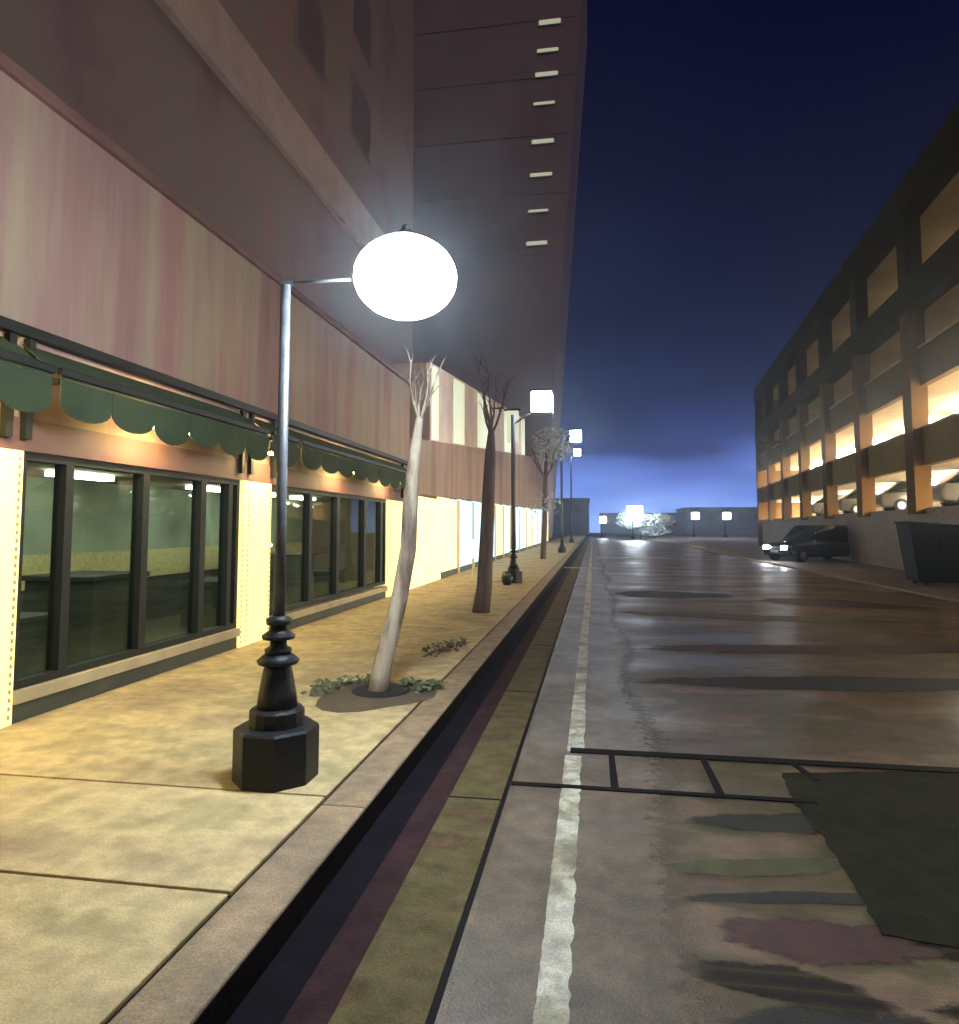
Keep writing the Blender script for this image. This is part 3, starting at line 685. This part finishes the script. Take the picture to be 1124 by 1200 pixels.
# cars
def car(name, body, label, group, lights=False, h=1.5, L=4.5, W=1.8):
    o = empty(name, (0, 0, 0), label, 'car', group)
    hw = W / 2
    st = [(-L / 2, .45, .62, hw * .80), (-L / 2 + .12, .30, .86, hw * .92), (-L / 2 + .7, .24, .95, hw), (-.2, .22, .98, hw), (L / 2 - 1.0, .24, .98, hw), (L / 2 - .15, .28, .95, hw * .94), (L / 2, .42, .80, hw * .84)]
    def loft(st, sec):
        mb = MB(); rows = [sec(*q) for q in st]; n = len(rows[0]); vs = [v for r in rows for v in r]
        fs = [(i * n + k, i * n + (k + 1) % n, (i + 1) * n + (k + 1) % n, (i + 1) * n + k) for i in range(len(rows) - 1) for k in range(n)]
        fs += [tuple(range(n))[::-1], tuple(range((len(rows) - 1) * n, len(rows) * n))]
        return mb.add(vs, fs, True)
    sec = lambda y, a, b, w: [(-w, y, a + .1), (-w * .92, y, a), (w * .92, y, a), (w, y, a + .1), (w, y, b - .14), (w * .9, y, b), (-w * .9, y, b), (-w, y, b - .14)]
    bd = loft(st, sec).build('body', body, o)
    bd.modifiers.new('b', 'BEVEL').width = .02
    cs = [(-L / 2 + 1.15, .93, .97, hw * .86), (-L / 2 + 1.95, .93, h, hw * .70), (.4, .93, h + .03, hw * .72), (L / 2 - 1.0, .93, h - .02, hw * .72), (L / 2 - .35, .93, 1.0, hw * .82)]
    sec2 = lambda y, a, b, w: [(-hw * .88, y, a), (hw * .88, y, a), (w, y, b), (-w, y, b)]
    loft(cs, sec2).build('windows', 'car_glass', o)
    MB().box(-hw * .69, hw * .69, -L / 2 + 2.0, L / 2 - 1.0, h + .01, h + .05).build('roof', body, o, bevel=.02)
    for sx in (-1, 1):
        for yy in (-L / 2 + .85, L / 2 - .85):
            def wheel(r, wd, m, nm, par, cx):
                mb = MB(); vs = []
                for xx, rr in ((-wd, r * .93), (-wd * .8, r), (wd * .8, r), (wd, r * .93)):
                    for k in range(20): vs.append((cx + xx, yy + rr * math.cos(k * math.pi / 10), .33 + rr * math.sin(k * math.pi / 10)))
                fs = [(i * 20 + k, i * 20 + (k + 1) % 20, (i + 1) * 20 + (k + 1) % 20, (i + 1) * 20 + k) for i in range(3) for k in range(20)] + [tuple(range(20))[::-1], tuple(range(60, 80))]
                return mb.add(vs, fs).build(nm, m, par)
            wl = wheel(.33, .12, 'rubber', 'wheel', o, sx * (hw - .09))
            wheel(.20, .03, 'rim', 'rim', wl, sx * (hw + .035))
        MB().box(sx * hw * .62 - .17, sx * hw * .62 + .17, -L / 2 - .03, -L / 2 + .10, .62, .80).build('headlight', 'headlight' if lights else 'plate', o, bevel=.02)
        MB().box(sx * (hw + .09) - .09, sx * (hw + .09) + .09, -L / 2 + 1.5, -L / 2 + 1.62, .95, 1.10).build('mirror', body, o, bevel=.02)
    MB().box(-.26, .26, -L / 2 - .035, -L / 2 - .01, .45, .57).build('licence_plate', 'plate', o)
    return o
c1 = car('parked_car', 'car_paint', 'dark parked car with its headlights on before the far end of the garage', None, True, 1.8, 5.2, 2.0)
c1.location = (11.5, 38.5, .06); c1.rotation_euler = (0, 0, R(-62))
c2 = car('garage_car', 'car_grey', 'grey car parked on the lowest garage storey in the nearest lit opening', 'cars inside the garage')
def inside(s, x, z):
    c, n = math.cos(ANG), math.sin(ANG)
    return (10.75 + x * c - s * n, 11.7 + x * n + s * c, z)
spots = [(17.5 + 0.5, 3.2, 2.54, 'grey car parked on the lowest garage storey in the nearest lit opening'),
         (26.0, 3.4, 2.54, 'grey car parked on the lowest garage storey, second opening from the right'),
         (33.0, 3.2, 2.54, 'grey car parked on the lowest garage storey, third opening from the right'),
         (40.5, 3.2, 2.54, 'grey car parked on the lowest garage storey, fourth opening from the right'),
         (19.5, 3.3, 4.43, 'grey car on the second garage storey at the right picture edge'),
         (27.5, 3.3, 4.43, 'grey car on the second garage storey, in the second opening')]
for i, (s, x, z, lb) in enumerate(spots):
    c = c2 if i == 0 else copy_tree(c2)
    c.location = inside(s, x, z); c.rotation_euler = (0, 0, ANG + R(90)); c['label'] = lb

# dark container at the right edge
bn = empty('waste_container', (10.6, 22.6, .06), 'dark navy steel waste container with sloping lid at the right picture edge', 'container', rz=R(-10))
MB().hexa([(-1.05, -.7, .12), (1.9, -.7, .12), (1.9, .8, .12), (-1.05, .8, .12)], [(-1.25, -.8, 1.85), (2.1, -.8, 1.55), (2.1, .9, 1.55), (-1.25, .9, 1.85)]).build('body', 'bin', bn, bevel=.02)
MB().hexa([(-1.3, -.85, 1.862), (2.15, -.85, 1.562), (2.15, .95, 1.562), (-1.3, .95, 1.862)], [(-1.3, -.85, 1.92), (2.15, -.85, 1.62), (2.15, .95, 1.62), (-1.3, .95, 1.92)]).build('lid', 'bin', bn, bevel=.02)
for yy in (-.5, .5, 1.3): MB().box(yy, yy + .07, -.86, -.80, .35, 1.45).build('rib', 'bin', bn)
for xx in (-.85, 1.7):
    for yy in (-.55, .6): MB().lathe([(.06, 0), (.06, .12)], cx=xx, cy=yy, n=10).build('foot', 'rubber', bn)

# ------------------------------------------------------------------ distant buildings closing the street
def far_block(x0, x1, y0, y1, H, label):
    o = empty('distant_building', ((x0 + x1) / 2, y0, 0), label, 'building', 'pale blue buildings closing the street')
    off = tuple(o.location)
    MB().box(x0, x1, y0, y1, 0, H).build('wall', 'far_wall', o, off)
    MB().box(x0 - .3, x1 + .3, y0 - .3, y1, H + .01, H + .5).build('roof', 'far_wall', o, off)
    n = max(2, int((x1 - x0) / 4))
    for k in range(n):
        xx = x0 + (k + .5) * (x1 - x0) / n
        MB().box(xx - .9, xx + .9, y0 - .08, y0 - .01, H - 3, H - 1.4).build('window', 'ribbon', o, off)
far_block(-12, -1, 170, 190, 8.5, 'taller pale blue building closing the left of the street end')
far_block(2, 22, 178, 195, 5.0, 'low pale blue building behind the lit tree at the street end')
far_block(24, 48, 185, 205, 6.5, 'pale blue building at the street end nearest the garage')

# ------------------------------------------------------------------ haze
hz = MB().box(-139, 139, -7.5, 215, -1.5, 95).build('haze', 'ground', kind='stuff')
hm = bpy.data.materials.new('haze'); nt, N, L = nodes(hm)
N.remove(N['Principled BSDF'])
pvn = N.new('ShaderNodeVolumePrincipled'); pvn.inputs['Color'].default_value = (.78, .88, 1, 1); pvn.inputs['Density'].default_value = .0017
pvn.inputs['Anisotropy'].default_value = 0.84
L.new(pvn.outputs[0], [n for n in N if n.type == 'OUTPUT_MATERIAL'][0].inputs['Volume'])
hz.data.materials.clear(); hz.data.materials.append(hm)

# ------------------------------------------------------------------ night sky
wd = bpy.data.worlds.new('World'); S.world = wd; wd.use_nodes = True
nt = wd.node_tree; N = nt.nodes; L = nt.links
bg = N['Background']
tc = N.new('ShaderNodeTexCoord'); sp = N.new('ShaderNodeSeparateXYZ'); L.new(tc.outputs['Generated'], sp.inputs[0])
ns = N.new('ShaderNodeTexNoise'); ns.inputs['Scale'].default_value = 3.2; ns.inputs['Detail'].default_value = 3
mp = N.new('ShaderNodeMapping'); mp.inputs['Scale'].default_value = (1, 1, 3.5); L.new(tc.outputs['Generated'], mp.inputs[0]); L.new(mp.outputs[0], ns.inputs['Vector'])
ma = N.new('ShaderNodeMath'); ma.operation = 'MULTIPLY_ADD'; ma.inputs[1].default_value = .20; L.new(ns.outputs['Fac'], ma.inputs[0])
ad = N.new('ShaderNodeMath'); ad.operation = 'SUBTRACT'; ad.inputs[1].default_value = .10
L.new(sp.outputs['Z'], ma.inputs[2]); L.new(ma.outputs[0], ad.inputs[0])
cr = N.new('ShaderNodeValToRGB'); L.new(ad.outputs[0], cr.inputs['Fac'])
stops = [(0.0, (.007, .006, .017)), (.12, (.002, .002, .012)), (.55, (.0001, .0001, .011))]
while len(cr.color_ramp.elements) < len(stops): cr.color_ramp.elements.new(.5)
for e, (p, c) in zip(cr.color_ramp.elements, stops): e.position = p; e.color = (*c, 1)
# glow of the city beyond the end of the street
cg = N.new('ShaderNodeValToRGB'); L.new(ad.outputs[0], cg.inputs['Fac'])
gs = [(0.0, (.22, .36, .80)), (.045, (.11, .20, .58)), (.085, (.06, .105, .38)), (.12, (.014, .024, .11)), (.19, (.002, .003, .018)), (.3, (0, 0, 0))]
while len(cg.color_ramp.elements) < len(gs): cg.color_ramp.elements.new(.5)
for e, (p, c) in zip(cg.color_ramp.elements, gs): e.position = p; e.color = (*c, 1)
az = N.new('ShaderNodeVectorMath'); az.operation = 'DOT_PRODUCT'; L.new(tc.outputs['Generated'], az.inputs[0]); az.inputs[1].default_value = (.02, 1, 0)
mr = N.new('ShaderNodeMapRange'); mr.interpolation_type = 'SMOOTHSTEP'; mr.inputs['From Min'].default_value = .86; mr.inputs['From Max'].default_value = .995
L.new(az.outputs['Value'], mr.inputs['Value'])
vm = N.new('ShaderNodeVectorMath'); vm.operation = 'SCALE'; L.new(cg.outputs[0], vm.inputs[0]); L.new(mr.outputs[0], vm.inputs['Scale'])
va = N.new('ShaderNodeVectorMath'); va.operation = 'ADD'; L.new(vm.outputs[0], va.inputs[0]); L.new(cr.outputs[0], va.inputs[1])
L.new(va.outputs[0], bg.inputs['Color']); bg.inputs['Strength'].default_value = 1.6

fill_light = bpy.data.lights.new('fill_light', 'SUN'); fill_light.energy = .4; fill_light.angle = R(25); fill_light.color = (1.0, .72, .58)  # added warm fill from behind the camera, no visible source
so = bpy.data.objects.new('fill_light', fill_light); COL.objects.link(so)
so.rotation_euler = (R(52), 0, R(38))

# ------------------------------------------------------------------ camera
cam = bpy.data.cameras.new('camera'); co = bpy.data.objects.new('camera', cam); COL.objects.link(co)
cam.sensor_fit = 'HORIZONTAL'; cam.sensor_width = 36; cam.lens = 36 * 800 / 1124
cam.shift_y = -38 / 1124; cam.clip_end = 2000; cam.clip_start = .05
co.location = (0, 0, 1.8); co.rotation_euler = (R(94), 0, R(9.4165))
S.camera = co
S.view_settings.view_transform = 'Standard'; S.view_settings.look = 'None'; S.view_settings.exposure = 0; S.view_settings.gamma = 1
S.cycles.max_bounces = 6; S.cycles.volume_bounces = 0; S.cycles.transparent_max_bounces = 8
